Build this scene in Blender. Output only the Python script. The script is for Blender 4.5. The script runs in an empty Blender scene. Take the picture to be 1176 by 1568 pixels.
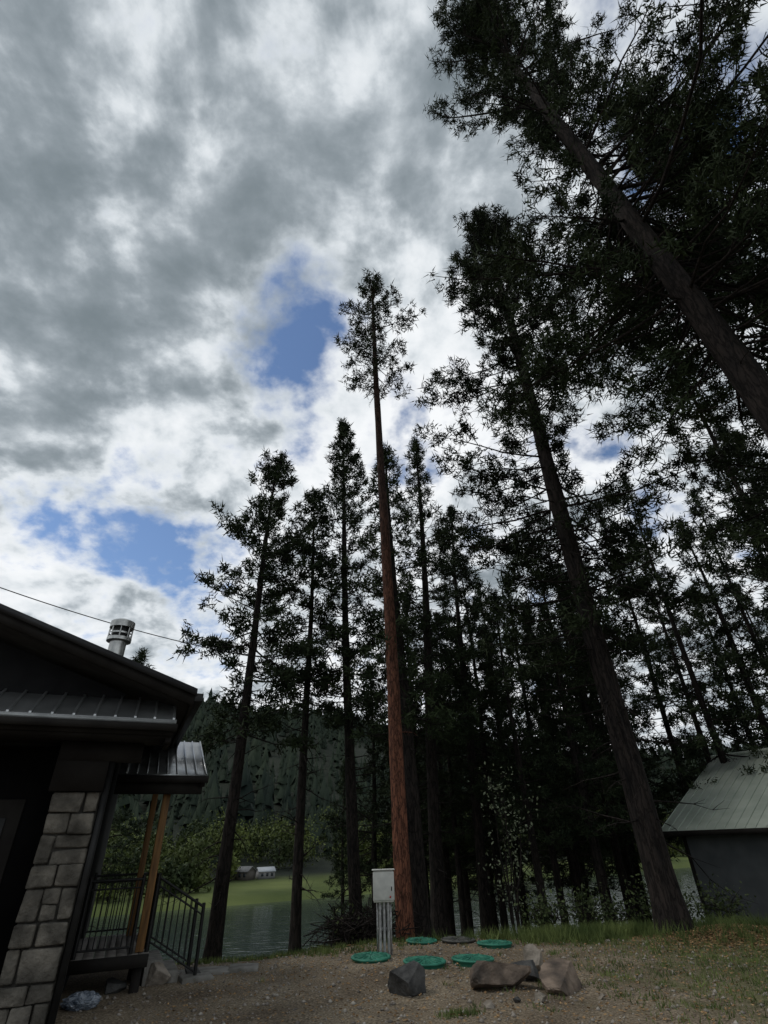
import bpy, math, numpy as np
from mathutils import Matrix, Vector
rnd=np.random.RandomState(7)
S=bpy.context.scene
S.view_settings.view_transform='Standard'
try: S.view_settings.look='None'
except Exception: pass
S.view_settings.exposure=0
COL=S.collection

# ---------------------------------------------------------------- materials
def newmat(name):
    m=bpy.data.materials.new(name); m.use_nodes=True
    nt=m.node_tree; b=nt.nodes['Principled BSDF']; return m,nt,b
def N(nt,t,**k):
    n=nt.nodes.new(t)
    for a,v in k.items(): setattr(n,a,v)
    return n
def mat(name,c1,c2,scale=5,rough=.8,metal=0,bump=0.0,bscale=None,stretch=(1,1,1),detail=6,lo=.35,hi=.65,c3=None,spec=.3,objvar=0,dist=0.0):
    m,nt,b=newmat(name); L=nt.links
    tc=N(nt,'ShaderNodeTexCoord'); mp=N(nt,'ShaderNodeMapping'); mp.inputs['Scale'].default_value=stretch
    L.new(tc.outputs['Object'],mp.inputs[0])
    no=N(nt,'ShaderNodeTexNoise'); no.inputs['Scale'].default_value=scale; no.inputs['Detail'].default_value=detail
    no.inputs['Distortion'].default_value=dist
    L.new(mp.outputs[0],no.inputs['Vector'])
    r=N(nt,'ShaderNodeValToRGB'); r.color_ramp.elements[0].position=lo; r.color_ramp.elements[1].position=hi
    r.color_ramp.elements[0].color=(*c1,1); r.color_ramp.elements[1].color=(*c2,1)
    if c3:
        e=r.color_ramp.elements.new((lo+hi)/2); e.color=(*c3,1)
    L.new(no.outputs[0],r.inputs[0])
    out=r.outputs[0]
    if objvar:
        oi=N(nt,'ShaderNodeObjectInfo'); hs=N(nt,'ShaderNodeHueSaturation')
        mr=N(nt,'ShaderNodeMapRange'); mr.inputs[3].default_value=1-objvar; mr.inputs[4].default_value=1+objvar
        L.new(oi.outputs['Random'],mr.inputs[0]); L.new(mr.outputs[0],hs.inputs['Value']); L.new(out,hs.inputs['Color']); out=hs.outputs[0]
    L.new(out,b.inputs['Base Color'])
    b.inputs['Roughness'].default_value=rough; b.inputs['Metallic'].default_value=metal
    b.inputs['Specular IOR Level'].default_value=spec
    if bump:
        n2=N(nt,'ShaderNodeTexNoise'); n2.inputs['Scale'].default_value=bscale or scale*2; n2.inputs['Detail'].default_value=8
        L.new(mp.outputs[0],n2.inputs['Vector'])
        bp=N(nt,'ShaderNodeBump'); bp.inputs['Strength'].default_value=bump; bp.inputs['Distance'].default_value=.05
        L.new(n2.outputs[0],bp.inputs['Height']); L.new(bp.outputs[0],b.inputs['Normal'])
    return m
def barkmat(name,dark,light,sc=6,top=None,z0=5,z1=15):
    m,nt,b=newmat(name); L=nt.links
    tc=N(nt,'ShaderNodeTexCoord'); mp=N(nt,'ShaderNodeMapping'); mp.inputs['Scale'].default_value=(sc,sc,sc*.2)
    L.new(tc.outputs['Object'],mp.inputs[0])
    no=N(nt,'ShaderNodeTexNoise'); no.inputs['Scale'].default_value=1.5; no.inputs['Detail'].default_value=9; no.inputs['Roughness'].default_value=.65
    L.new(mp.outputs[0],no.inputs['Vector'])
    mx=N(nt,'ShaderNodeVectorMath',operation='MULTIPLY_ADD'); mx.inputs[1].default_value=(1.4,1.4,1.4)
    L.new(no.outputs['Color'],mx.inputs[0]); L.new(mp.outputs[0],mx.inputs[2])
    vo=N(nt,'ShaderNodeTexVoronoi',feature='DISTANCE_TO_EDGE'); vo.inputs['Scale'].default_value=1.9
    L.new(mx.outputs[0],vo.inputs['Vector'])
    r=N(nt,'ShaderNodeValToRGB'); r.color_ramp.elements[0].position=.0; r.color_ramp.elements[1].position=.16
    r.color_ramp.elements[0].color=(*dark,1); r.color_ramp.elements[1].color=(*light,1)
    L.new(vo.outputs[0],r.inputs[0])
    col=r.outputs[0]
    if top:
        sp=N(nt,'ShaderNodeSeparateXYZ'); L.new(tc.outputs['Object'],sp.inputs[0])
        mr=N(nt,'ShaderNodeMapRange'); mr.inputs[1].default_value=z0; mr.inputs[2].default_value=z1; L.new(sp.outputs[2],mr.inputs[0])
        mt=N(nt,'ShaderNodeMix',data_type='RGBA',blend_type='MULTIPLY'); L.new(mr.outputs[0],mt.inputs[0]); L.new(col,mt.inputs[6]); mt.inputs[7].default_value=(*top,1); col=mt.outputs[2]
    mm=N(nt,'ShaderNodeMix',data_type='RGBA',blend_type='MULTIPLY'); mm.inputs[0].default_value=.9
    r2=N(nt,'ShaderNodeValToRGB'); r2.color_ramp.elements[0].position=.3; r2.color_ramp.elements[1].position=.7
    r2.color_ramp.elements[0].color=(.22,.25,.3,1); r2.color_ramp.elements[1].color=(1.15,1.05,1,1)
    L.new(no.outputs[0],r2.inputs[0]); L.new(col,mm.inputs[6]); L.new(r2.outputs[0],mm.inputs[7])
    L.new(mm.outputs[2],b.inputs['Base Color']); b.inputs['Roughness'].default_value=.95; b.inputs['Specular IOR Level'].default_value=.15
    bp=N(nt,'ShaderNodeBump'); bp.inputs['Strength'].default_value=.8; bp.inputs['Distance'].default_value=.05
    L.new(no.outputs[0],bp.inputs['Height']); L.new(bp.outputs[0],b.inputs['Normal'])
    return m
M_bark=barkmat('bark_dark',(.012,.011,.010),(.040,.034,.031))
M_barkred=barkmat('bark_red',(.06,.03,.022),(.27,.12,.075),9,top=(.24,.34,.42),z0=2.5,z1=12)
M_needle=mat('pine_needles',(.012,.019,.009),(.038,.053,.024),scale=1.3,rough=.75,objvar=.3,spec=.1)
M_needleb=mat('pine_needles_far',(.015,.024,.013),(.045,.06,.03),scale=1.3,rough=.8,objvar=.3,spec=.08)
M_leaf=mat('leaves_pale',(.05,.07,.035),(.20,.23,.14),scale=9,rough=.6,spec=.4)
M_leafg=mat('leaves_green',(.022,.035,.013),(.10,.125,.028),scale=.12,rough=.7,spec=.2)
M_shrub=mat('shrub_leaves',(.025,.04,.013),(.075,.10,.03),scale=4,rough=.7)
M_grass=mat('grass_blades',(.05,.08,.02),(.16,.2,.06),scale=2,rough=.8)
M_litter=mat('leaf_litter',(.1,.06,.03),(.42,.28,.14),scale=30,rough=.9,c3=(.25,.15,.07))
M_hillveg=mat('hill_conifers',(.014,.021,.018),(.036,.048,.032),scale=.03,rough=.9,spec=.05,detail=9,lo=.3,hi=.7)  # slight blue in the conifer colour stands in for distance haze

# ---------------------------------------------------------------- mesh helpers
def build_mesh(name,V,F,mats,smooth=False):
    me=bpy.data.meshes.new(name)
    V=np.asarray(V,dtype=np.float32)
    me.vertices.add(len(V)); me.vertices.foreach_set('co',V.ravel())
    li=np.concatenate([f.ravel() for f,_ in F]).astype(np.int32)
    cnt=np.concatenate([np.full(len(f),f.shape[1]) for f,_ in F]).astype(np.int32)
    mi=np.concatenate([np.full(len(f),m) for f,m in F]).astype(np.int32)
    st=np.concatenate([[0],np.cumsum(cnt)[:-1]]).astype(np.int32)
    me.loops.add(len(li)); me.loops.foreach_set('vertex_index',li)
    me.polygons.add(len(cnt)); me.polygons.foreach_set('loop_start',st); me.polygons.foreach_set('loop_total',cnt)
    me.polygons.foreach_set('material_index',mi)
    if smooth: me.polygons.foreach_set('use_smooth',np.ones(len(cnt),dtype=bool))
    for m in mats: me.materials.append(m)
    me.update(calc_edges=True)
    return me
def obj(name,me,loc=(0,0,0),rot=(0,0,0),parent=None,scale=(1,1,1)):
    o=bpy.data.objects.new(name,me); COL.objects.link(o)
    o.location=loc; o.rotation_euler=rot; o.scale=scale
    if parent: o.parent=parent
    return o
def empty(name,loc=(0,0,0),rz=0):
    e=bpy.data.objects.new(name,None); COL.objects.link(e); e.location=loc; e.rotation_euler=(0,0,rz); e.empty_display_size=.3
    return e
def norm(a): return a/np.maximum(np.linalg.norm(a,axis=-1,keepdims=True),1e-9)

class Geo:
    def __init__(s): s.V=[];s.F=[];s.n=0
    def add(s,V,F,m=0):
        V=np.asarray(V,float).reshape(-1,3); s.V.append(V)
        s.F.append((np.asarray(F)+s.n,m)); s.n+=len(V)
    def segs(s,P0,P1,R0,R1,k=4,m=0):
        P0=np.asarray(P0,float);P1=np.asarray(P1,float);R0=np.asarray(R0,float);R1=np.asarray(R1,float)
        if len(P0)==0: return
        d=norm(P1-P0); ref=np.where(np.abs(d[:,2:3])>.9,np.array([[1.,0,0]]),np.array([[0,0,1.]]))
        a=norm(np.cross(d,ref)); b=np.cross(d,a)
        an=np.arange(k)*2*np.pi/k
        ring=np.cos(an)[None,:,None]*a[:,None,:]+np.sin(an)[None,:,None]*b[:,None,:]
        V=np.concatenate([P0[:,None]+ring*R0[:,None,None],P1[:,None]+ring*R1[:,None,None]],axis=1)
        n=len(P0); base=(np.arange(n)*2*k)[:,None,None]
        j=np.arange(k); q=np.stack([j,(j+1)%k,(j+1)%k+k,j+k],1)[None]
        s.add(V,(base+q).reshape(-1,4),m)
    def tufts(s,C,D,size,K,w,m,r,bias=.45):
        C=np.asarray(C);D=np.asarray(D);n=len(C)
        if n==0:return
        size=np.asarray(size)
        rd=norm(r.normal(size=(n,K,3)))+D[:,None,:]*bias
        rd=norm(rd); ln=size[:,None]*r.uniform(.45,1.1,(n,K))
        sd=norm(np.cross(rd,r.normal(size=(n,K,3))))
        base=C[:,None,:]+r.normal(size=(n,K,3))*size[:,None,None]*.26
        A=base-sd*w; B=base+sd*w; T=base+rd*ln[...,None]
        V=np.stack([A,B,T],2).reshape(-1,3)
        s.add(V,np.arange(n*K*3).reshape(-1,3),m)
    def leaves(s,C,size,m,r,flat=0):
        C=np.asarray(C);n=len(C); a=norm(r.normal(size=(n,3))); b=norm(np.cross(a,r.normal(size=(n,3))))
        if flat: a[:,2]*=flat; b[:,2]*=flat
        sz=(size*r.uniform(.6,1.3,n))[:,None]
        V=np.stack([C-a*sz,C+b*sz*.55,C+a*sz,C-b*sz*.55],1)
        s.add(V,np.arange(n*4).reshape(-1,4),m)
    def mesh(s,name,mats,smooth=False): return build_mesh(name,np.concatenate(s.V),s.F,mats,smooth)
    def box(s,x0,x1,y0,y1,z0,z1,m=0):
        V=[(x0,y0,z0),(x1,y0,z0),(x1,y1,z0),(x0,y1,z0),(x0,y0,z1),(x1,y0,z1),(x1,y1,z1),(x0,y1,z1)]
        s.add(V,[[0,3,2,1],[4,5,6,7],[0,1,5,4],[1,2,6,5],[2,3,7,6],[3,0,4,7]],m)
    def prism(s,top,th,m=0):
        t=np.array(top,float); b=t-np.array([0,0,th])
        s.add(np.concatenate([b,t]),[[0,3,2,1],[4,5,6,7],[0,1,5,4],[1,2,6,5],[2,3,7,6],[3,0,4,7]],m)

# ---------------------------------------------------------------- trees
def make_tree(name,seed,H,r0,cb,R,nb,lean=(0,0),prof='round',el0=-12,el1=45,curl=35,tsize=.25,K=14,w=.024,tden=1.0,bare=14,mats=None,wob=.12,bareL=1.5,taper=.7,flare=.45,vis=.22,gaps=4,thin=None,thinf=.6,thinp=.8):
    """thin = azimuth (deg) of the side on which the tree carries few live limbs below thinf of its crown"""
    r=np.random.RandomState(seed); g=Geo(); ph=r.uniform(0,6,4)
    def pos(h):
        f=h/H
        return np.array([lean[0]*f+wob*math.sin(ph[0]+f*5)*f*1.0, lean[1]*f+wob*math.sin(ph[1]+f*4)*f,h])
    def rad(h):
        f=min(1,max(0,h/H)); return r0*((1-f)**taper*.97+.03)+r0*flare*math.exp(-max(h,0)/.35)
    ks=14; hs=np.concatenate([[-.6,0,.12,.3,.6,1.0],np.linspace(1.6,H,30)])
    V=[]
    for h in hs:
        p=pos(max(h,0)); p[2]=h; R_=rad(h)
        for j in range(ks):
            a=j*2*math.pi/ks
            fl=1+.08*math.sin(a*3+ph[2])+.05*math.sin(a*5+h*1.3)+r.normal()*.02
            if h<.4: fl+=.18*max(0,math.sin(a*4+ph[3]))
            V.append(p+np.array([math.cos(a),math.sin(a),0])*R_*fl)
    F=[]
    for i in range(len(hs)-1):
        for j in range(ks):
            F.append([i*ks+j,i*ks+(j+1)%ks,(i+1)*ks+(j+1)%ks,(i+1)*ks+j])
    g.add(V,F,0)
    P0=[];P1=[];R0=[];R1=[];TC=[];TD=[];TS=[]
    az=r.uniform(0,6.28)
    gap=r.uniform(0,6.28,gaps); gh=r.uniform(.1,.85,gaps)
    for i in range(nb):
        f=(i+r.uniform(0,1))/nb; h=cb+(H-cb)*f*.985
        az+=2.4+r.normal()*.35
        if thin is not None and f<thinf and math.cos(az-math.radians(thin))>.5 and r.rand()<thinp: continue
        if prof=='round': pr=(1-f)**.55*(.5+.5*min(1,f/.25))+.06
        elif prof=='cone': pr=(1-f)**.85*(.75+.25*min(1,f/.1))+.05
        elif prof=='top': pr=math.sin(math.pi*min(1,f*.85+.12))**.6*.95+.05
        L=R*pr*r.uniform(.45,1.3)
        for q in range(gaps):
            if abs(f-gh[q])<.07 and math.cos(az-gap[q])>.2: L*=.35
        el=math.radians(el0+(el1-el0)*f**1.2+r.normal()*11)
        p=pos(h); n=6; pts=[p]; dirs=[]; a=az
        for k in range(n):
            e=el+math.radians(curl)*(k/n)**1.5; a+=r.normal()*.12; e+=r.normal()*.1
            d=np.array([math.cos(a)*math.cos(e),math.sin(a)*math.cos(e),math.sin(e)])
            p=p+d*L/n; pts.append(p); dirs.append(d)
        rb=min(rad(h)*.45,.010+.008*L)
        for k in range(n):
            P0.append(pts[k]);P1.append(pts[k+1]);R0.append(rb*(1-k/n*.85));R1.append(rb*(1-(k+1)/n*.85))
        nt=int((L*3.6+3)*tden)
        for q in range(nt):
            t=r.uniform(vis,1)**.75; kk=min(n-1,int(t*n)); fr=t*n-kk
            b=pts[kk]*(1-fr)+pts[kk+1]*fr; d=dirs[kk]
            sgn=1 if q%2 else -1; ang=sgn*math.radians(r.uniform(25,75))
            c,s_=math.cos(ang),math.sin(ang)
            dd=np.array([d[0]*c-d[1]*s_,d[0]*s_+d[1]*c,d[2]+r.uniform(-.15,.45)]); dd/=np.linalg.norm(dd)
            l=(.24+.30*L*(1-t))*r.uniform(.6,1.2)
            e_=b+dd*l
            P0.append(b);P1.append(e_);R0.append(.010);R1.append(.004)
            m=max(1,int(l/.22*tden+.5))
            for z in range(m):
                tt=1-z/m*.8
                TC.append(b+dd*l*tt+r.normal(size=3)*.05); TD.append(dd); TS.append(tsize*r.uniform(.75,1.25))
        TC.append(pts[-1]);TD.append(dirs[-1]);TS.append(tsize*1.1)
    for q in range(14):
        TC.append(pos(H-r.uniform(0,1.0)));TD.append(np.array([0,0,1.]));TS.append(tsize)
    for i in range(bare):
        h=r.uniform(max(1.5,cb*.25),cb+(H-cb)*.15); a=r.uniform(0,6.28); L=r.uniform(.3,1)*bareL; e=math.radians(r.uniform(-30,10)); p=pos(h)
        n=4
        for k in range(n):
            a+=r.normal()*.2; e+=r.normal()*.18
            d=np.array([math.cos(a)*math.cos(e),math.sin(a)*math.cos(e),math.sin(e)]); p2=p+d*L/n
            P0.append(p);P1.append(p2);R0.append(.020*(1-k/n)+.004);R1.append(.020*(1-(k+1)/n)+.003)
            if k>0:
                for _ in range(2):
                    dd=norm(d+r.normal(size=3)*.7); P0.append(p2);P1.append(p2+dd*L*.22);R0.append(.006);R1.append(.002)
            p=p2
    g.segs(P0,P1,R0,R1,4,0)
    g.tufts(TC,TD,TS,K,w,1,r)
    return g.mesh(name,mats or [M_bark,M_needle])

# ---------------------------------------------------------------- terrain
def fnoise(x,y,seed=0):
    r=np.random.RandomState(seed); z=np.zeros_like(x,dtype=float)
    for o in range(10):
        fr=2**(o*.55); a=r.uniform(0,6.28); z+=np.sin((x*math.cos(a)+y*math.sin(a))*fr+r.uniform(0,6.28))/fr
    return z
def far_shore(x): return 86+.6*np.clip(x,-45,160)
def height(x,y):
    x=np.asarray(x,float);y=np.asarray(y,float)
    sh=1.3*np.clip((-x-.3)/2,0,1)
    near=np.interp(y+sh,[-80,12.6,15,20,25,32,45],[0,0,-.45,-1.05,-2.1,-4.6,-8])
    near=near+np.clip((15-np.abs(y))/6,0,1)*.02*fnoise(x*1.2,y*1.2,3)
    near=near+.05*np.exp(-((x-.7)**2/3.5+(y-11.6)**2/1.2))+.2*np.exp(-((x-5.9)**2/1.2+(y-11.6)**2/.4))
    near=near+np.clip((y-14)/6,0,1)*.12*fnoise(x*.6,y*.6,4)
    t=y-far_shore(x)
    far=np.interp(t,[-20,-1,3,16,40,60,100,300,500,900],[-8,-4.2,-3.3,-2.9,-1.6,.5,7,56,92,115])
    hm=np.clip(1.0-.0016*x,.75,1.35)
    far=np.where(far>0,far*hm,far)
    far=far+np.clip((t-60)/150,0,1)*6*fnoise(x*.02,y*.02,5)
    return np.where(t>-20,far,near)
def grid(xs,ys):
    X,Y=np.meshgrid(xs,ys); V=np.stack([X,Y,height(X,Y)],-1).reshape(-1,3); nx=len(xs);ny=len(ys)
    i,j=np.meshgrid(np.arange(nx-1),np.arange(ny-1)); a=(j*nx+i).ravel()
    return V,np.stack([a,a+1,a+nx+1,a+nx],1)
xs=np.unique(np.concatenate([np.linspace(-1200,-60,40),np.linspace(-60,-12,30),np.linspace(-12,16,150),np.linspace(16,80,35),np.linspace(80,1200,40)]))
ys=np.unique(np.concatenate([np.linspace(-80,4,10),np.linspace(4,18,110),np.linspace(18,50,40),np.linspace(50,160,70),np.linspace(160,1500,70)]))
V,F=grid(xs,ys)
m,nt,b=newmat('ground_mixed'); L=nt.links
geo=N(nt,'ShaderNodeNewGeometry')
def noise(sc,det=6,src=None,dist=0,ro=.5):
    n=N(nt,'ShaderNodeTexNoise'); n.inputs['Scale'].default_value=sc;n.inputs['Detail'].default_value=det;n.inputs['Distortion'].default_value=dist
    n.inputs['Roughness'].default_value=ro
    L.new(src or geo.outputs['Position'],n.inputs['Vector']); return n.outputs[0]
def ramp(src,p0,c0,p1,c1,mid=None):
    r=N(nt,'ShaderNodeValToRGB'); e=r.color_ramp.elements; e[0].position=p0;e[1].position=p1;e[0].color=(*c0,1);e[1].color=(*c1,1)
    if mid: q=e.new(mid[0]); q.color=(*mid[1],1)
    L.new(src,r.inputs[0]); return r.outputs[0]
def mix(f,a,b_,bl='MIX'):
    n=N(nt,'ShaderNodeMix',data_type='RGBA',blend_type=bl)
    if isinstance(f,float): n.inputs[0].default_value=f
    else: L.new(f,n.inputs[0])
    L.new(a,n.inputs[6]); L.new(b_,n.inputs[7]); return n.outputs[2]
def math_(op,a,b_=None,c=None,clamp=False):
    n=N(nt,'ShaderNodeMath',operation=op); n.use_clamp=clamp
    for i,v in enumerate([a,b_,c]):
        if v is None: continue
        if isinstance(v,(int,float)): n.inputs[i].default_value=v
        else: L.new(v,n.inputs[i])
    return n.outputs[0]
def mr(v,a,b_,c=0.,d=1.):
    n=N(nt,'ShaderNodeMapRange',interpolation_type='SMOOTHSTEP'); L.new(v,n.inputs[0])
    for i,q in enumerate([a,b_,c,d]): n.inputs[i+1].default_value=q
    return n.outputs[0]
sep=N(nt,'ShaderNodeSeparateXYZ'); L.new(geo.outputs['Position'],sep.inputs[0])
grav=ramp(noise(38,8),.3,(.085,.072,.058),.72,(.42,.36,.29),(.5,(.21,.18,.14)))
big=ramp(noise(.9,5),.3,(.55,.5,.45),.7,(1.15,1.1,1.0))
grav=mix(1.0,grav,big,'MULTIPLY')
grs=ramp(noise(14,8),.3,(.04,.05,.018),.7,(.15,.16,.065))
edge=math_('ADD',sep.outputs[1],math_('MULTIPLY',math_('SUBTRACT',noise(1.1,5),.5),5.0))
f_g=mr(edge,12.3,13.4)
rx=math_('ADD',sep.outputs[0],math_('MULTIPLY',math_('SUBTRACT',noise(1.6,6),.5),7.0))
f_r=math_('MULTIPLY',mr(rx,2.6,5.0),.7)
near=mix(math_('MAXIMUM',f_g,f_r),grav,grs)
farg=ramp(noise(.09,6),.35,(.05,.07,.018),.7,(.12,.145,.045))
hillc=ramp(noise(.03,8),.35,(.011,.016,.011),.7,(.024,.029,.02))
f_far=mr(sep.outputs[1],36,44)
zc=mr(sep.outputs[2],-2.9,-2.2)
farc=mix(zc,farg,hillc)
colr=mix(f_far,near,farc)
L.new(colr,b.inputs['Base Color']); b.inputs['Roughness'].default_value=.95; b.inputs['Specular IOR Level'].default_value=.15
bp=N(nt,'ShaderNodeBump'); bp.inputs['Strength'].default_value=.7; bp.inputs['Distance'].default_value=.03
L.new(noise(30,8),bp.inputs['Height']); L.new(bp.outputs[0],b.inputs['Normal'])
M_ground=m
obj('ground',build_mesh('ground',V,[(F,0)],[M_ground],True))

# river
m,nt,b=newmat('river_water'); L=nt.links
b.inputs['Base Color'].default_value=(.022,.034,.034,1); b.inputs['Roughness'].default_value=.1; b.inputs['IOR'].default_value=1.33
geo=N(nt,'ShaderNodeNewGeometry'); mp=N(nt,'ShaderNodeMapping'); mp.inputs['Scale'].default_value=(.35,1.0,1); L.new(geo.outputs['Position'],mp.inputs[0])
n=N(nt,'ShaderNodeTexNoise'); n.inputs['Scale'].default_value=1.6; n.inputs['Detail'].default_value=5; L.new(mp.outputs[0],n.inputs['Vector'])
bp=N(nt,'ShaderNodeBump'); bp.inputs['Strength'].default_value=.5; bp.inputs['Distance'].default_value=.09; L.new(n.outputs[0],bp.inputs['Height']); L.new(bp.outputs[0],b.inputs['Normal'])
obj('river_water',build_mesh('river_water',[(-1200,26,-4),(1200,26,-4),(1200,260,-4),(-1200,260,-4)],[(np.array([[0,1,2,3]]),0)],[m]))

# ---------------------------------------------------------------- hill forest (mass)
r=np.random.RandomState(21); g=Geo()
n=17000
fx=r.uniform(-420,520,n); ft=45+(r.uniform(0,1,n)**.8)*480; fy=far_shore(fx)+ft
keep=(np.abs(fx)/fy<.95)&(fnoise(fx*.03,fy*.03,8)+r.normal(size=n)*.5>-1.2); fx=fx[keep];fy=fy[keep]; fz=height(fx,fy); n=len(fx)
Ht=r.uniform(4,13,n)*(1+.25*r.normal(size=n)).clip(.5,1.7); Rt=Ht*r.uniform(.13,.28,n)
k=6
for lv,(z0,z1,rs) in enumerate([(0.02,.4,1.0),(.2,.6,.85),(.4,.8,.65),(.6,1.0,.4)]):
    an=np.arange(k)*2*np.pi/k+lv
    jit=r.uniform(.4,1.4,(n,k)); zj=r.uniform(-.1,.08,(n,k))
    ring=np.stack([fx[:,None]+np.cos(an)*Rt[:,None]*rs*jit, fy[:,None]+np.sin(an)*Rt[:,None]*rs*jit, fz[:,None]+Ht[:,None]*(z0+zj)],-1)
    tip=np.stack([fx,fy,fz+Ht*z1],-1)[:,None]
    VV=np.concatenate([ring,tip],1); base=(np.arange(n)*(k+1))[:,None,None]; j=np.arange(k)
    q=np.stack([j,(j+1)%k,np.full(k,k)],1)[None]
    g.add(VV,(base+q).reshape(-1,3),0)
obj('hillside_conifer_forest',g.mesh('hillside_conifer_forest',[M_hillveg]))
g=Geo(); r=np.random.RandomState(5); C=[]
for i in range(320):
    x=r.uniform(-85,120); t=r.uniform(6,60)**1.0; y=far_shore(x)+t
    if -25<x<-17.5 and t<20: continue
    z=float(height(x,y)); h=r.uniform(2.5,6)+t*.07; 
    g.segs([(x,y,z-.5)],[(x,y,z+h*.6)],[.15],[.05],5,1)
    for c in range(6):
        cx,cy,cz=x+r.normal()*h*.2,y+r.normal()*h*.2,z+h*r.uniform(.12,.85)
        C.append(np.array([cx,cy,cz])+r.normal(size=(90,3))*h*np.array([.13,.13,.11]))
g.leaves(np.concatenate(C),.3,0,r)
obj('riverside_trees',g.mesh('riverside_trees',[M_leafg,M_bark]))

# ---------------------------------------------------------------- pine trees
H0=lambda x,y: float(height(x,y))
def place(me,x,y,rz=0,s=1.0,name='pine_tree'):
    return obj(name,me,(x,y,H0(x,y)-.05),(0,0,rz),None,(s,s,s))
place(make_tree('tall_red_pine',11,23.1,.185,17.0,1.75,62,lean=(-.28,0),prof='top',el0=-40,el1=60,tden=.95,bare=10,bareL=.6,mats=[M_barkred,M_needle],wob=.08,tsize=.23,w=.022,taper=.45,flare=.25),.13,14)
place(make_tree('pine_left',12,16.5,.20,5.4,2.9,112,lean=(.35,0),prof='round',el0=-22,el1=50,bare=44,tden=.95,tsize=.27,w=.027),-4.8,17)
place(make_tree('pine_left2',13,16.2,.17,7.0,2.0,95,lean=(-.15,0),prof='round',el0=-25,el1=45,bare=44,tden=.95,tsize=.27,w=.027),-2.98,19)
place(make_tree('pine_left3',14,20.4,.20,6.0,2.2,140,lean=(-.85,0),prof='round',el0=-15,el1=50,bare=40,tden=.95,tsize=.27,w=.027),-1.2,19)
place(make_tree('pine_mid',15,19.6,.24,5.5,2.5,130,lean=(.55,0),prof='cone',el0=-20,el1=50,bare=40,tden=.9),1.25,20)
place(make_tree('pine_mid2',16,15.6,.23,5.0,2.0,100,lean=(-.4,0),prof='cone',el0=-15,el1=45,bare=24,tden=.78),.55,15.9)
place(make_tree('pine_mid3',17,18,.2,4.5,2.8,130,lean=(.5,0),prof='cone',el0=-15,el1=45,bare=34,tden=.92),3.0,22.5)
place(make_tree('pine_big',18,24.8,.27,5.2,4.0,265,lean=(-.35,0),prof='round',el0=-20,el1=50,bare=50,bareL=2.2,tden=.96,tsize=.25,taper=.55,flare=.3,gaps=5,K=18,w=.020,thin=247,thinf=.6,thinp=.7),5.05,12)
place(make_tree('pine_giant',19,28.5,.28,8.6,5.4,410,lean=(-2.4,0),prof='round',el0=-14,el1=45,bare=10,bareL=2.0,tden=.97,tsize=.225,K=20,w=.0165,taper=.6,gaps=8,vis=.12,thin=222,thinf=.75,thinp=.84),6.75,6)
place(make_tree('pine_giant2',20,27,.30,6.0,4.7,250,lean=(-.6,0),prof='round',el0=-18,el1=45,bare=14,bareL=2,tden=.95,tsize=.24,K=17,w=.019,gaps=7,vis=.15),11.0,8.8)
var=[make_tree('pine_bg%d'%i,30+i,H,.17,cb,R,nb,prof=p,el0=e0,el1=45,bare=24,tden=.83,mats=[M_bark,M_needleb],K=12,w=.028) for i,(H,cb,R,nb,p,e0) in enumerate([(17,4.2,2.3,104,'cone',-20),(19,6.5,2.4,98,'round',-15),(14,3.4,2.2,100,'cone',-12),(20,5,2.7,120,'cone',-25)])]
bgl=[(3.9,24,1,.85),(12.8,22,3,.95),(14.2,25.5,1,.95),(9.6,26,0,.9),(12.9,15.2,3,1.0),(15.5,19,0,1.05),(6.9,24,2,.95),(5.2,27,0,.85),(2.1,26,2,1.0),
 (.2,26,0,.85),(-.9,25,2,.8),(8.2,29,3,.85),(11.5,30,1,1.0),(18,28,2,1.2),(19,26,3,1.1),(4.4,19.5,2,.8),(3.2,29,0,.85),(-2.3,27,2,.6),(17,14,1,1.1),(20,22,3,1.1),(6.2,32,3,.85),(1.4,30,2,.9),(15.5,12.0,1,.95),(22,30,0,1.1),(-12.9,26,2,.95),
 (5.6,22,0,.8),(6.6,20.5,2,.8),(3.6,27,2,1.0),(7.6,27,2,1.0),(4.6,31,2,1.05),(9.5,32,2,1.1),(5.8,29.5,1,1.0),(2.4,23.8,0,.75),(.9,22.5,2,.9),
 (14.0,28,3,1.1),(16.5,24.5,2,1.3),(11.6,27.5,3,1.0),(8.6,24,1,1.0),(18,20.5,1,1.1),(12.4,33,3,1.15),(10.7,29,2,1.15),(7.4,22.6,3,.85)]
rr=np.random.RandomState(3)
for x,y,v,s in bgl: place(var[v],x,y,rr.uniform(0,6.28),s)

# ---------------------------------------------------------------- undergrowth
def leafy(name,x,y,h,w,n,size,mt,seed,stems=6):
    r=np.random.RandomState(seed); g=Geo(); C=[];P0=[];P1=[];R0=[];R1=[]
    for s_ in range(stems):
        a=r.uniform(0,6.28); p=np.array([r.normal()*.05,r.normal()*.05,-.1]); lean=r.uniform(.1,.5)*w
        for k in range(6):
            q=p+np.array([math.cos(a)*lean/6,math.sin(a)*lean/6,h/6*r.uniform(.75,1.1)])+r.normal(size=3)*.03
            P0.append(p);P1.append(q);R0.append(.025*(1-k/6)+.004);R1.append(.025*(1-(k+1)/6)+.003)
            if k>0:
                for _ in range(3):
                    e=q+norm(np.array([r.normal(),r.normal(),r.uniform(0,1)]))*w*.35*r.uniform(.5,1)
                    P0.append(q);P1.append(e);R0.append(.008);R1.append(.003)
                    C.append(e+r.normal(size=(max(2,n//(stems*15)),3))*w*.10)
            p=q
    g.segs(P0,P1,R0,R1,4,0); g.leaves(np.concatenate(C),size,1,r)
    return obj(name,g.mesh(name,[M_bark,mt]),(x,y,H0(x,y)))
leafy('birch_sapling',2.55,14,3.0,1.15,480,.04,M_leaf,1,5)
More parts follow.
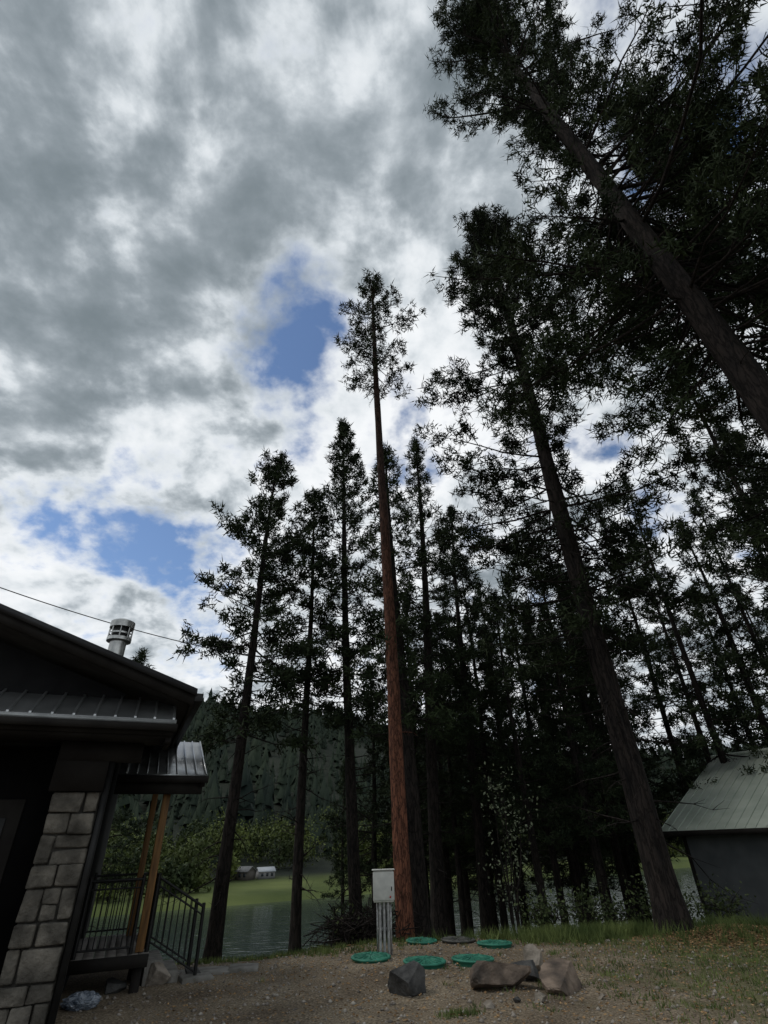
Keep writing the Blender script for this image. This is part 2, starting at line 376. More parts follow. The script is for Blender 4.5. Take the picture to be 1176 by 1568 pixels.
for i,(x,y,h,w,n,mt) in enumerate([(3.0,13.2,.55,1.0,800,M_shrub),(4.0,13.6,.6,1.1,800,M_shrub),(-.9,14.2,.6,1.1,300,M_shrub),(6.2,14.5,.8,1.3,1000,M_shrub),(7.2,14.5,.75,1.3,800,M_shrub),(8.9,13.8,.7,1.1,800,M_shrub),(5.2,15.5,.8,1.3,600,M_shrub)]):
    leafy('shrub',x,y,h,w,n,.04,mt,40+i)
def grass(name,pts,h,seed):
    r=np.random.RandomState(seed); g=Geo(); n=len(pts); z=height(pts[:,0],pts[:,1])
    C=np.column_stack([pts,z]); a=r.uniform(0,6.28,n); sd=np.column_stack([np.cos(a),np.sin(a),np.zeros(n)])*.007
    hh=(h*r.uniform(.4,1.2,n))
    tip=C+np.column_stack([r.normal(size=n)*.35,r.normal(size=n)*.35,np.ones(n)])*hh[:,None]
    g.add(np.stack([C-sd,C+sd,tip],1),np.arange(n*3).reshape(-1,3),0)
    return obj(name,g.mesh(name,[M_grass]))
def clump(cx,cy,sx,sy,n,r):
    c=np.column_stack([r.normal(cx,sx,n//14),r.normal(cy,sy,n//14)])
    return np.repeat(c,14,0)+r.normal(size=(len(c)*14,2))*.05
r=np.random.RandomState(9)
grass('grass',np.concatenate([clump(-2.4,11.7,1.0,.22,2600,r),clump(-.3,12.6,1.2,.25,1200,r)]),.10,5)
P=[clump(3.6,12.4,1.0,.35,5000,r),clump(5.0,12.9,1.5,.4,6000,r),clump(7.5,11.8,1.5,.7,4000,r)]
grass('grass',np.concatenate(P),.22,1)
P=[np.column_stack([r.uniform(2.5,9,14000),r.uniform(7,12.5,14000)]),clump(.62,7.6,.1,.06,240,r),clump(4,9.5,2,1.2,2500,r)]
P[0]=P[0][(P[0][:,0]+r.normal(size=14000)*1.2)>3.6]
grass('grass',np.concatenate(P),.06,2)
g=Geo(); n=10500
x=np.concatenate([r.normal(5.7,.7,5000),r.uniform(-3,8,5500)]); y=np.concatenate([r.normal(11.3,.4,5000),r.uniform(6.8,12.8,5500)])
g.leaves(np.column_stack([x,y,height(x,y)+r.uniform(.008,.035,n)]),.028,0,r,flat=.35)
obj('leaf_litter',g.mesh('leaf_litter',[M_litter]))
M_stone=mat('gravel_stone',(.14,.125,.11),(.42,.39,.34),scale=7,rough=.9,c3=(.26,.23,.2))
g=Geo(); n=5600; x=r.uniform(-4,7,n); y=r.uniform(6.5,12.8,n); s_=.008+.03*r.uniform(0,1,n)**5
oc=np.array([[1,0,0],[0,1,0],[-1,0,0],[0,-1,0],[0,0,.7],[0,0,-.6]])
VV=np.column_stack([x,y,height(x,y)+s_*.2])[:,None]+oc[None]*s_[:,None,None]*r.uniform(.6,1.4,(n,6,1))
q=np.array([[0,1,4],[1,2,4],[2,3,4],[3,0,4],[1,0,5],[2,1,5],[3,2,5],[0,3,5]])[None]
g.add(VV,((np.arange(n)*6)[:,None,None]+q).reshape(-1,3),0)
obj('gravel_stones',g.mesh('gravel_stones',[M_stone]))

# ---------------------------------------------------------------- boulders
import bmesh
def boulder(x,y,w,d,h,mt,seed,rz=0,cuts=12):
    r=np.random.RandomState(seed); bm=bmesh.new(); bmesh.ops.create_icosphere(bm,subdivisions=5,radius=1)
    pl=[(norm(np.array([r.normal(),r.normal(),r.normal()*.7])),r.uniform(.34,.62)) for _ in range(cuts)]
    pl.append((norm(np.array([r.normal()*.25,r.normal()*.25,1])),.42))
    for v in bm.verts:
        p=np.array(v.co)
        for _ in range(3):
            for nn,dd in pl:
                t=p@nn-dd
                if t>0: p=p-nn*t
        p=p*(1+.025*math.sin(p[0]*13+seed)*math.sin(p[1]*15+p[2]*9)+.006*r.normal())
        v.co=p
    A=np.array([v.co[:] for v in bm.verts]); e=(A.max(0)-A.min(0)); c=(A.max(0)+A.min(0))/2
    for v in bm.verts: v.co=((v.co[0]-c[0])*w/e[0],(v.co[1]-c[1])*d/e[1],(v.co[2]-c[2])*h/e[2])
    me=bpy.data.meshes.new('boulder'); bm.to_mesh(me); bm.free(); me.materials.append(mt)
    return obj('boulder',me,(x,y,H0(x,y)+h*.34),(r.normal()*.08,r.normal()*.08,rz))
M_rdark=mat('rock_dark',(.034,.034,.034),(.10,.099,.096),scale=5,rough=.85,bump=.7,bscale=12)
M_rbrown=mat('rock_brown',(.06,.05,.043),(.26,.20,.155),scale=3.5,rough=.9,bump=.7,bscale=10,c3=(.14,.108,.085))
M_rlight=mat('rock_light',(.14,.12,.095),(.33,.29,.245),scale=6,rough=.9,bump=.5,bscale=15)
boulder(.09,8.7,.47,.42,.38,M_rdark,12,.5,8); boulder(1.28,8.95,.82,.55,.34,M_rbrown,5,.3); boulder(2.04,8.75,.74,.5,.32,M_rbrown,8,1.2)
boulder(1.95,9.85,.28,.22,.34,M_rlight,9); boulder(1.66,9.35,.48,.34,.24,M_rdark,10); boulder(1.2,9.6,.35,.25,.14,M_rbrown,21)
boulder(1.62,8.05,.16,.12,.1,M_rlight,13); boulder(.98,7.85,.12,.1,.07,M_rlight,14); boulder(-3.5,9.75,.42,.32,.3,M_rlight,15); boulder(-3.1,10.15,.25,.2,.16,M_rdark,16)
boulder(-3.9,9.3,.3,.25,.16,M_rdark,17); boulder(2.4,8.3,.1,.08,.06,M_rlight,18); boulder(1.35,8.1,.1,.1,.06,M_rdark,19)

# ---------------------------------------------------------------- septic lids
M_green=mat('green_plastic',(.02,.15,.10),(.04,.23,.155),scale=6,rough=.55,spec=.4)
M_greyl=mat('grey_plastic',(.06,.06,.055),(.12,.12,.11),scale=6,rough=.7)
def lid(x,y,rad,mt):
    g=Geo(); k=40; an=np.arange(k)*2*np.pi/k
    prof=[(rad*.93,-.06),(rad*.93,.01),(rad,.012),(rad,.028),(rad*.96,.036),(rad*.86,.038),(rad*.84,.03),(rad*.3,.044),(0.02,.046)]
    V=[(q*math.cos(a)*(1),q*math.sin(a),z) for q,z in prof for a in an]
    F=[[i*k+j,i*k+(j+1)%k,(i+1)*k+(j+1)%k,(i+1)*k+j] for i in range(len(prof)-1) for j in range(k)]
    g.add(V,F,0)
    for j in range(16):
        a=j*2*math.pi/16; c,s=math.cos(a),math.sin(a); w=.007
        i0,i1=rad*.3,rad*.82
        V=[(c*i0-s*w,s*i0+c*w,.045),(c*i0+s*w,s*i0-c*w,.045),(c*i1+s*w,s*i1-c*w,.034),(c*i1-s*w,s*i1+c*w,.034)]
        V+= [(a_,b_,z+.01) for a_,b_,z in V]
        g.add(V,[[4,5,6,7],[0,1,5,4],[1,2,6,5],[2,3,7,6],[3,0,4,7]],0)
    for j in range(6):
        a=j*math.pi/3; g.segs([(rad*.91*math.cos(a),rad*.91*math.sin(a),.036)],[(rad*.91*math.cos(a),rad*.91*math.sin(a),.048)],[.014],[.012],6,0)
    return obj('septic_tank_lid',g.mesh('septic_tank_lid',[mt]),(x,y,H0(x,y)+.02),(0.02,0.02,x))
for x,y,q,mt in [(-.46,10.75,.32,M_green),(.42,12.3,.29,M_green),(.38,10.3,.33,M_green),(1.13,10.4,.33,M_green),(1.68,11.7,.31,M_green),(1.1,12.3,.32,M_greyl)]: lid(x,y,q,mt)

# ---------------------------------------------------------------- utility pedestal
M_box=mat('grey_enclosure',(.50,.50,.47),(.62,.62,.58),scale=8,rough=.5)
M_galv=mat('galvanised',(.3,.3,.3),(.5,.5,.5),scale=20,rough=.4,metal=.6)
M_black=mat('black_metal',(.008,.008,.008),(.016,.016,.016),scale=8,rough=.5)
M_red=mat('red_plastic',(.4,.03,.02),(.5,.04,.03),rough=.4)
px,py=-.24,11.1; E=empty('utility_pedestal',(px,py,H0(px,py)-.03),.05)
def bevel(o,w=.01,s=2):
    md=o.modifiers.new('b','BEVEL'); md.width=w; md.segments=s; md.limit_method='ANGLE'; return o
g=Geo(); g.box(-.175,.175,-.085,.085,.74,1.19); bevel(obj('enclosure',g.mesh('enclosure',[M_box]),parent=E),.015)
g=Geo(); g.box(-.185,.185,-.105,-.088,.77,1.17); g.box(-.2,.2,-.12,.1,1.192,1.21); bevel(obj('enclosure_door',g.mesh('d',[M_box]),parent=E),.006)
g=Geo(); g.box(.13,.145,-.115,-.107,.9,.96,0); g.box(.1,.125,-.113,-.107,.8,.83,1); obj('latch',g.mesh('latch',[M_black,M_red]),parent=E)
g=Geo()
for x in (-.07,.0,.07): g.segs([(x,.0,-.2)],[(x,0,.74)],[.026],[.026],12)
for x in (-.07,.07): g.segs([(x,.0,.64)],[(x,0,.7)],[.034],[.034],12)
g.box(-.11,.11,.03,.06,.35,.39); g.box(-.13,-.10,.035,.075,-.2,1.0); g.box(.10,.13,.035,.075,-.2,1.0)
obj('conduits',g.mesh('conduits',[M_galv],False),parent=E)

# ---------------------------------------------------------------- house
M_dark=mat('dark_siding',(.006,.006,.007),(.011,.011,.012),scale=3,rough=.8,spec=.15)
M_soff=mat('soffit',(.013,.011,.01),(.022,.02,.018),scale=3,rough=.8,spec=.2)
M_roof=mat('metal_roof',(.32,.33,.33),(.50,.51,.51),scale=2.5,rough=.3,metal=.85,bump=.08,bscale=3)
M_roofd=mat('metal_roof_dark',(.02,.02,.022),(.036,.036,.038),scale=2,rough=.55,metal=.2)
M_flash=mat('flashing',(.3,.31,.31),(.42,.43,.43),scale=4,rough=.35,metal=.5)
M_wood=mat('cedar_post',(.10,.05,.018),(.24,.125,.042),scale=3,stretch=(6,6,.7),rough=.6,bump=.2)
M_stonev=mat('stone_veneer',(.045,.041,.035),(.21,.19,.16),scale=5,rough=.95,bump=1.0,bscale=12,c3=(.105,.096,.082),lo=.27,hi=.73,detail=10)
M_mort=mat('mortar',(.04,.037,.033),(.07,.066,.058),scale=20,rough=1)
M_deck=mat('deck_boards',(.12,.11,.1),(.25,.23,.21),scale=3,stretch=(1,12,1),rough=.8)
M_conc=mat('concrete',(.13,.125,.11),(.24,.23,.21),scale=6,rough=.9,bump=.3,bscale=30)
th=math.atan2(.414,.91)
HS=empty('mountain_house',(-2.64,7.08,0),th)
def part(name,g,mats,bv=0,parent=None):
    o=obj(name,g.mesh(name,mats),parent=parent or HS)
    if bv: bevel(o,bv)
    return o
sl=.345; ez=3.43
g=Geo()
g.prism([(-6,-.02,ez+6*sl),(0,-.02,ez),(0,11,ez),(-6,11,ez+6*sl)],.06,0)
g.prism([(-12,-.02,ez),(-6.001,-.02,ez+6*sl),(-6.001,11,ez+6*sl),(-12,11,ez)],.06,0)
for yy in np.arange(.2,11,.41):
    g.prism([(-6,yy,ez+6*sl+.035),(0,yy,ez+.035),(0,yy+.025,ez+.035),(-6,yy+.025,ez+6*sl+.035)],.034,0)
part('roof',g,[M_roofd])
g=Geo()
g.prism([(-6,0.01,ez+6*sl-.062),(0.0,0.01,ez-.062),(0.0,.05,ez-.062),(-6,.05,ez+6*sl-.062)],.15,0)
g.prism([(-6,-.035,ez+6*sl-.0),(0.02,-.035,ez-.0),(0.02,-.022,ez-.0),(-6,-.022,ez+6*sl-.0)],.09,1)
g.prism([(-6,.052,ez+6*sl-.17),(-.05,.052,ez-.17),(-.05,10.9,ez-.17),(-6,10.9,ez+6*sl-.17)],.03,0)
g.box(-.04,0.0,.052,10.9,ez-.22,ez-.063,0)
part('fascia_and_soffit',g,[M_soff,M_roofd])
g=Geo()
g.box(.003,.11,.0,10.95,ez-.16,ez-.05,0); part('gutter',g,[M_black],.01)
g=Geo(); x0,x1=-7,-.19; zb,zt=3.0,3.38
g.prism([(x0,-.05,zb),(x1,-.05,zb),(x1,.6,zt),(x0,.6,zt)],.03,0)
for xx in np.arange(x0+.1,x1,.23):
    g.prism([(xx,-.05,zb+.04),(xx+.03,-.05,zb+.04),(xx+.03,.6,zt+.04),(xx,.6,zt+.04)],.039,0)
part('porch_skirt_roof',g,[M_roof],.003)
g=Geo()
g.box(x0,x1+.01,-.085,-.053,zb-.045,zb+.012,0)
g.box(x0,x1-.005,-.05,-.0,zb-.17,zb-.048,1)
g.box(x0,x1+.03,-.15,-.087,zb-.13,zb-.05,1)
g.box(x0,x1-.01,.002,.6,zb-.2,zb-.1,1)
g.prism([(x1-.08,.0,zb-.2),(x1-.01,.0,zb-.2),(x1-.01,.6,zb-.2),(x1-.08,.6,zb-.2)],.05,1)
g.box(-1.45,-.5,.45,.62,zb-.42,zb-.203,1)
part('porch_gutter',g,[M_flash,M_soff])
g=Geo(); g.box(-11.2,-1.42,1.15,1.3,0,3.5,0); g.box(-.99,-.87,1.12,10.5,0,3.4,0)
g.box(-11.2,-.87,10.35,10.5,0,3.4,0)
g.add([(-11.2,.62,2.8),(-.87,.62,2.8),(-.87,.62,3.45),(-6,.62,5.2),(-11.2,.62,3.45)],[[0,1,2,3,4]],0)
g.box(-11.2,-1.42,.65,1.15,2.78,2.86,0)
g.box(-.868,-.80,.5,.62,0,2.9,1); g.box(-.868,-.82,1.0,1.1,0,2.9,1)
part('walls',g,[M_dark,M_black])
g=Geo(); g.box(-2.7,-1.75,1.10,1.148,.1,2.2,0); g.box(-2.55,-1.9,1.08,1.098,1.2,2.0,1); part('entry_door',g,[M_soff,M_black],.005)
g=Geo(); g.box(-1.40,-.90,.60,1.10,-.1,2.8,1)
r=np.random.RandomState(4); z=0
st=Geo()
def stone(x0,x1,y0,y1,z0,z1):
    j=r.uniform(-.014,.014,24).reshape(8,3)
    V=np.array([(x0,y0,z0),(x1,y0,z0),(x1,y1,z0),(x0,y1,z0),(x0,y0,z1),(x1,y0,z1),(x1,y1,z1),(x0,y1,z1)])+j
    st.add(V,[[0,3,2,1],[4,5,6,7],[0,1,5,4],[1,2,6,5],[2,3,7,6],[3,0,4,7]],0)
while z<2.1:
    h=r.choice([.16,.22,.3]); k=r.choice([2,2,3]); cuts=np.sort(r.uniform(.25,.75,k-1)); 
    if k==3: cuts=np.array([.3,.68])+r.uniform(-.06,.06,2)
    ed=np.concatenate([[0],cuts,[1]])
    for i in range(k):
        a0,a1=-1.42+.54*ed[i]+.007,-1.42+.54*ed[i+1]-.007
        pr=r.uniform(0,.06)
        if h>.25 and r.rand()<.4:
            stone(a0,a1,.56-pr,.62,z+.007,z+h/2-.007); stone(a0,a1,.56-pr*.5,.62,z+h/2+.007,z+h-.007)
        else: stone(a0,a1,.56-pr,.62,z+.007,z+h-.007)
    z+=h
g.box(-1.46,-.87,.46,.6,z+.005,2.81,0)  # dark box above the stones, standing in for the shadow under the soffit
part('stone_column_core_and_shade',g,[M_soff,M_mort])
o=part('stone_column',st,[M_stonev]); bevel(o,.02,3)
g=Geo()
def pr_roof(y0,z0,y1,z1,X0,X1):
    g.prism([(X0,y0,z0),(X1,y0,z0),(X1,y1,z1),(X0,y1,z1)],.03,0)
    for xx in np.arange(X1-.03,X0,-.15): g.prism([(xx,y0,z0+.022),(xx+.02,y0,z0+.022),(xx+.02,y1,z1+.022),(xx,y1,z1+.022)],.021,0)
pr_roof(2.15,2.62,4.1,3.4,-.78,.55)
part('side_porch_roof',g,[M_roof])
g=Geo(); g.box(-.78,.57,2.10,2.14,2.5,2.60,0); g.box(-.78,.5,2.2,2.3,2.35,2.55,1)
g.prism([(.45,2.16,2.585),(.53,2.16,2.585),(.53,4.1,3.365),(.45,4.1,3.365)],.14,1)
g.prism([(-.78,2.32,2.56),(.44,2.32,2.56),(.44,4.1,3.36),(-.78,4.1,3.36)],.03,1)
g.box(-.8,.5,4.4,4.5,2.9,3.1,1)
part('side_porch_beams',g,[M_soff,M_soff])
g=Geo(); g.box(-.06,.05,2.38,2.49,.42,2.36,0); g.box(-.16,-.06,4.3,4.4,.42,2.9,0)
part('cedar_posts',g,[M_wood],.008)
g=Geo()
for xx in np.arange(-.85,.12,.14): g.box(xx,xx+.132,2.3,4.7,.37,.41,0)
g.box(-.85,.12,2.26,2.298,.27,.41,1)
for yy in (2.35,3.5,4.6): g.box(-.05,.07,yy,yy+.12,-.3,.27,1)
part('deck',g,[M_deck,M_soff])
g=Geo()
for i in range(3): 
    zt_=.41-.14*(i+1); g.box(.122+.24*i,.122+.24*(i+1),2.75,3.75,-.2,zt_,0)
part('concrete_steps',g,[M_conc],.01)
def railing(g,p,q,h=.85,n=10,r_=.008):
    p=np.array(p,float);q=np.array(q,float); up=np.array([0,0,1.])
    g.segs([p+up*h,p+up*.08],[q+up*h,q+up*.08],[.02,.014],[.02,.014],6)
    g.segs([p+up*(h-.1)],[q+up*(h-.1)],[.012],[.012],6)
    T=np.linspace(0,1,n+1); P=p[None]+(q-p)[None]*T[:,None]
    g.segs(P+up*.08,P+up*(h-.02),np.full(n+1,r_),np.full(n+1,r_),5)
    for e in (p,q): g.segs([e-up*.05],[e+up*(h+.05)],[.026],[.026],4)
g=Geo()
railing(g,(-.82,2.36,.41),(-.12,2.36,.41)); railing(g,(-.82,4.6,.41),(.08,4.6,.41),n=9); railing(g,(.09,2.42,.41),(.09,2.75,.41),n=3)
railing(g,(.12,2.78,.41),(.84,2.78,.0),n=8); railing(g,(.12,3.72,.41),(.84,3.72,.0),n=8); railing(g,(.09,3.75,.41),(.09,4.6,.41),n=8)
part('iron_railing',g,[M_black])
M_steel=mat('stainless',(.35,.35,.34),(.55,.55,.53),scale=9,rough=.3,metal=.9)
g=Geo(); cx,cy=-1.33,3.26
def ringcyl(g,z0,z1,r0,r1,k=24,m=0): g.segs([(cx,cy,z0)],[(cx,cy,z1)],[r0],[r1],k,m)
ringcyl(g,3.7,4.98,.15,.15); ringcyl(g,3.95,4.1,.24,.16); ringcyl(g,4.98,5.0,.15,.22); ringcyl(g,5.0,5.06,.22,.22); ringcyl(g,5.06,5.07,.22,.17)
ringcyl(g,5.05,5.3,.15,.15,24,1); ringcyl(g,5.13,5.16,.2,.2); ringcyl(g,5.26,5.38,.22,.22); ringcyl(g,5.38,5.42,.22,.15); ringcyl(g,5.42,5.43,.15,.01); ringcyl(g,5.259,5.26,.15,.22)
for j in range(8):
    a=j*math.pi/4; p=(cx+.2*math.cos(a),cy+.2*math.sin(a)); g.segs([(p[0],p[1],5.05)],[(p[0],p[1],5.29)],[.014],[.014],4)
part('chimney_flue',g,[M_steel,M_black])

# ---------------------------------------------------------------- garage
ga=math.atan2(-.83,.56)
G=empty('metal_roof_garage',(8.7,20,0),ga)
gr=-1.3; eh=1.66; rise=2.42; W=5.0; Lg=8
M_groof=mat('pale_metal_roof',(.35,.40,.34),(.47,.52,.45),scale=1.5,rough=.5,metal=.05)
M_gwall=mat('corrugated_wall',(.08,.086,.092),(.115,.122,.13),scale=2,rough=.6,metal=.1)
g=Geo()
g.prism([(0,0,eh),(Lg,0,eh),(Lg,W,eh+rise),(0,W,eh+rise)],.05,0); g.prism([(0,W+.001,eh+rise),(Lg,W+.001,eh+rise),(Lg,2*W,eh),(0,2*W,eh)],.05,0)
for xx in np.arange(0.02,Lg,.3): g.prism([(xx,0,eh+.02),(xx+.025,0,eh+.02),(xx+.025,W,eh+rise+.02),(xx,W,eh+rise+.02)],.019,0)
g.segs([(-.02,W,eh+rise+.02)],[(Lg,W,eh+rise+.02)],[.07],[.07],8)
part('roof',g,[M_groof],0,G)
g=Geo(); g.box(0,Lg,-.05,-.004,eh-.16,eh-.01,0); g.prism([(-.05,0,eh-.01),(-.004,0,eh-.01),(-.004,W,eh+rise-.01),(-.05,W,eh+rise-.01)],.18,0)
g.prism([(0.0,.002,eh-.06),(Lg,.002,eh-.06),(Lg,W,eh+rise-.06),(0,W,eh+rise-.06)],.03,0)
part('trim',g,[M_soff],0,G)
g=Geo()
xs_=np.arange(.45,Lg,.075); 
V=[];
for i,x in enumerate(xs_):
    yy=.55+(.02 if i%2 else 0); V+=[(x,yy,gr-1),(x,yy,eh+.1)]
g.add(V,[[2*i,2*i+2,2*i+3,2*i+1] for i in range(len(xs_)-1)],0)
V=[];ysg=np.arange(.55,2*W-.5,.075)
for i,y in enumerate(ysg):
    x=.45+(.02 if i%2 else 0); V+=[(x,y,gr-1),(x,y,eh+rise*(1-abs(y-W)/W)-.05)]
g.add(V,[[2*i,2*i+2,2*i+3,2*i+1] for i in range(len(ysg)-1)],0)
part('walls',g,[M_gwall],0,G)
g=Geo(); g.box(.43,.52,.5,.58,gr-1,eh+.1,0); g.box(3,3.9,.5,.548,gr,gr+2.05,0); part('trim_and_door',g,[M_soff],0,G)

# ---------------------------------------------------------------- far cottages
M_white=mat('white_siding',(.16,.16,.16),(.22,.22,.22),rough=.7); M_croof=mat('grey_roof',(.30,.32,.35),(.38,.41,.44),rough=.6)
M_tan=mat('tan_siding',(.06,.055,.045),(.09,.08,.07),rough=.8); M_croof2=mat('brown_roof',(.12,.12,.12),(.18,.18,.18),rough=.7)
M_glass=mat('window_glass',(.02,.025,.03),(.04,.05,.06),rough=.1)
def cottage(x,t,rz,sc,wm,rm):
    y=far_shore(x)+t
    Cg=empty('riverside_cottage',(x,y,H0(x,y)),rz); Cg.scale=(sc,sc,sc)
    g=Geo(); g.box(-3.2,3.2,-2.2,2.2,-.8,2.3,0); g.add([(-3.2,-2.2,2.3),(-3.2,2.2,2.3),(-3.2,0,3.5)],[[0,1,2]],0); g.add([(3.2,-2.2,2.3),(3.2,2.2,2.3),(3.2,0,3.5)],[[0,1,2]],0)
    part('walls',g,[wm],0,Cg)
    g=Geo(); g.prism([(-3.5,-2.5,2.2),(3.5,-2.5,2.2),(3.5,0,3.65),(-3.5,0,3.65)],.12); g.prism([(-3.5,0.001,3.65),(3.5,0.001,3.65),(3.5,2.5,2.2),(-3.5,2.5,2.2)],.12); part('roof',g,[rm],0,Cg)
    g=Geo()
    for xx in (-2.3,-.3,1.6): g.box(xx,xx+.9,-2.24,-2.203,.7,1.7)
    part('windows',g,[M_glass],0,Cg)
cottage(-20.6,24,.5,.40,M_white,M_croof); cottage(-23.6,24,-.4,.46,M_tan,M_croof2)

for i,(x,y,w,d,rz) in enumerate([(-2.95,10.4,.6,.42,.3),(-2.45,10.55,.45,.4,.2),(-3.0,9.95,.45,.35,.5)]):
    g=Geo(); g.box(-w/2,w/2,-d/2,d/2,-.05,.04); o=obj('paving_slab',g.mesh('paving_slab',[M_conc]),(x,y,H0(x,y)+.01),(0.02,.03,rz)); bevel(o,.012)
bm=bmesh.new(); bmesh.ops.create_icosphere(bm,subdivisions=5,radius=1); r=np.random.RandomState(8)
pv=np.array([v.co[:] for v in bm.verts]); ds=norm(r.normal(size=(26,3)))
for v,p in zip(bm.verts,pv):
    c=np.abs(p@ds.T-.3).min(); v.co=Vector(p*(.72+.9*c))
me=bpy.data.meshes.new('plastic_bag'); bm.to_mesh(me); bm.free()
M_pl=mat('clear_plastic',(.05,.07,.10),(.3,.34,.4),scale=3,rough=.15,spec=.8); me.materials.append(M_pl)
obj('plastic_bag',me,(-3.95,8.5,.07),(0,0,.4),None,(.28,.2,.12))

a=np.array([-13.,9.,8.2]); e=np.array([-4.6,17,7.0]); T=np.linspace(0,1,30)
P=a[None]+(e-a)[None]*T[:,None]; P[:,2]-=1.1*4*T*(1-T)*.35
g=Geo(); g.segs(P[:-1],P[1:],np.full(29,.014),np.full(29,.014),5); obj('overhead_cable',g.mesh('overhead_cable',[M_black]))
r=np.random.RandomState(77); n=420; c=np.column_stack([r.normal(-.75,.45,n),r.normal(14.0,.3,n),np.zeros(n)]); c[:,2]=height(c[:,0],c[:,1])+r.uniform(0,.6,n)
d=norm(r.normal(size=(n,3))*np.array([1,1,.55])); ln=r.uniform(.2,.6,n)[:,None]
g=Geo(); g.segs(c-d*ln,c+d*ln,np.full(n,.012),np.full(n,.004),4); obj('brush_pile',g.mesh('brush_pile',[M_bark]))

# ---------------------------------------------------------------- sky
Wd=bpy.data.worlds.new('World'); S.world=Wd; Wd.use_nodes=True; nt=Wd.node_tree; L=nt.links; nt.nodes.clear()
out=N(nt,'ShaderNodeOutputWorld'); tc=N(nt,'ShaderNodeTexCoord')
nv=N(nt,'ShaderNodeVectorMath',operation='NORMALIZE'); L.new(tc.outputs['Generated'],nv.inputs[0]); D=nv.outputs[0]
sp=N(nt,'ShaderNodeSeparateXYZ'); L.new(D,sp.inputs[0])
zz=math_('ADD',math_('MAXIMUM',sp.outputs[2],0.0),.38)
cmb=N(nt,'ShaderNodeCombineXYZ'); L.new(math_('DIVIDE',sp.outputs[0],zz),cmb.inputs[0]); L.new(math_('DIVIDE',sp.outputs[1],zz),cmb.inputs[1])
P_=cmb.outputs[0]
def shift(v,o):
    n=N(nt,'ShaderNodeVectorMath',operation='ADD'); L.new(v,n.inputs[0]); n.inputs[1].default_value=o; return n.outputs[0]
def gau(d,wdeg,amp):
    d=np.array(d,float); d/=np.linalg.norm(d)
    dp=N(nt,'ShaderNodeVectorMath',operation='DOT_PRODUCT'); L.new(D,dp.inputs[0]); dp.inputs[1].default_value=tuple(d)
    return mr(dp.outputs['Value'],math.cos(math.radians(wdeg)),1.0,0.,amp)
def addall(l):
    s=l[0]
    for q in l[1:]: s=math_('ADD',s,q)
    return s
PO=shift(P_,(3.1,1.7,.4))
nb_=noise(1.9,4,PO,.2); nm=noise(6.0,7,PO,.15,.54); nf=noise(16,6,PO,.1,.55)
off=shift(PO,(.02,.05,0)); nm2=noise(6.0,7,off,.15,.54)
relief=math_('MULTIPLY',math_('SUBTRACT',nm,nm2),1.0)
Gp=addall([gau((-.53,.835,.555),11,.50),gau((-.38,.85,.55),11,.44),gau((-.19,.66,.83),11,.50),gau((-.13,.60,.86),11,.46),gau((-.23,.74,.75),10,.44),gau((.556,.406,1.21),16,.34),gau((.678,.499,1.067),14,.34),gau((-.40,.95,.40),13,.38),gau((.1,.80,.62),16,.32),gau((.5,.9,.6),20,.25)])
nn=math_('MULTIPLY',math_('SUBTRACT',math_('ADD',math_('MULTIPLY',nm,.72),math_('MULTIPLY',nf,.28)),.5),4.6)
br=math_('ADD',Gp,nn)
blue=mr(br,.38,1.15)
halo=mr(br,-.2,.6,0.,.12)
dark=addall([gau((-.41,.457,1.13),46,.08),gau((-.75,.5,.75),26,.02),gau((-.1,.2,1.2),32,.10),gau((-.45,.6,.70),13,.01)])
lit=addall([gau((0.02,.6,.9),22,.08),gau((-.35,.9,.5),32,.09),gau((.3,1,.4),45,.12)])
base=addall([math_('MULTIPLY',nb_,.66),math_('MULTIPLY',nm,.36),math_('MULTIPLY',nf,.09),relief,halo,lit])
sv=math_('SUBTRACT',base,dark)
cc=N(nt,'ShaderNodeValToRGB'); e=cc.color_ramp.elements; cc.color_ramp.interpolation='B_SPLINE'
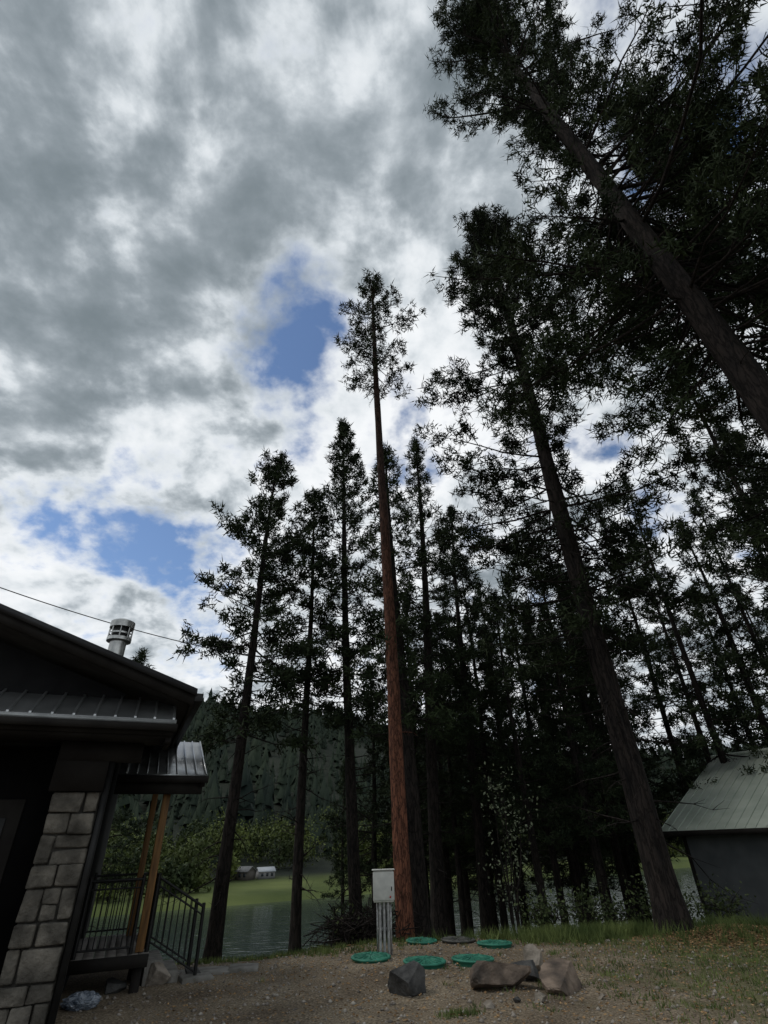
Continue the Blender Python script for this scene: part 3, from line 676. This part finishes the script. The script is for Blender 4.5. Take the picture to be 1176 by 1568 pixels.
e[0].position=.22; e[0].color=(.19,.23,.255,1); e[1].position=.88; e[1].color=(.95,.97,.99,1)
q=e.new(.40); q.color=(.28,.325,.36,1); q=e.new(.53); q.color=(.45,.50,.54,1); q=e.new(.66); q.color=(.74,.79,.83,1)
L.new(sv,cc.inputs[0])
sun_el=math.radians(52); sun_az=math.radians(-85)
sky=N(nt,'ShaderNodeTexSky',sky_type='NISHITA'); sky.sun_disc=False; sky.sun_elevation=sun_el; sky.sun_rotation=sun_az; sky.altitude=900; sky.dust_density=.3; sky.ozone_density=3
bg1=N(nt,'ShaderNodeBackground'); bg1.inputs[1].default_value=.13; L.new(sky.outputs[0],bg1.inputs[0])
bg2=N(nt,'ShaderNodeBackground'); bg2.inputs[1].default_value=1.0; L.new(cc.outputs[0],bg2.inputs[0])
ms=N(nt,'ShaderNodeMixShader'); L.new(blue,ms.inputs[0]); L.new(bg2.outputs[0],ms.inputs[1]); L.new(bg1.outputs[0],ms.inputs[2]); L.new(ms.outputs[0],out.inputs[0])

sd=bpy.data.lights.new('sun','SUN'); sd.energy=1.0; sd.angle=math.radians(16); sd.color=(1,.95,.88)
so=bpy.data.objects.new('sun',sd); COL.objects.link(so)
dv=Vector((math.sin(sun_az)*math.cos(sun_el),math.cos(sun_az)*math.cos(sun_el),math.sin(sun_el)))
so.rotation_euler=dv.to_track_quat('Z','Y').to_euler()

# ---------------------------------------------------------------- camera
cd=bpy.data.cameras.new('camera'); co=bpy.data.objects.new('camera',cd); COL.objects.link(co)
cd.sensor_fit='VERTICAL'; cd.sensor_height=24; cd.lens=24*780/1568; cd.clip_end=5000; cd.clip_start=.05
p=math.radians(33); ro=math.radians(2)
Fw=Vector((0,math.cos(p),math.sin(p))); U=Vector((0,-math.sin(p),math.cos(p))); Rv=Vector((1,0,0))
cr=Rv*math.cos(ro)-U*math.sin(ro); cu=Rv*math.sin(ro)+U*math.cos(ro)
Mx=Matrix((cr,cu,-Fw)).transposed().to_4x4(); Mx.translation=(0,0,1.6); co.matrix_world=Mx
S.camera=co
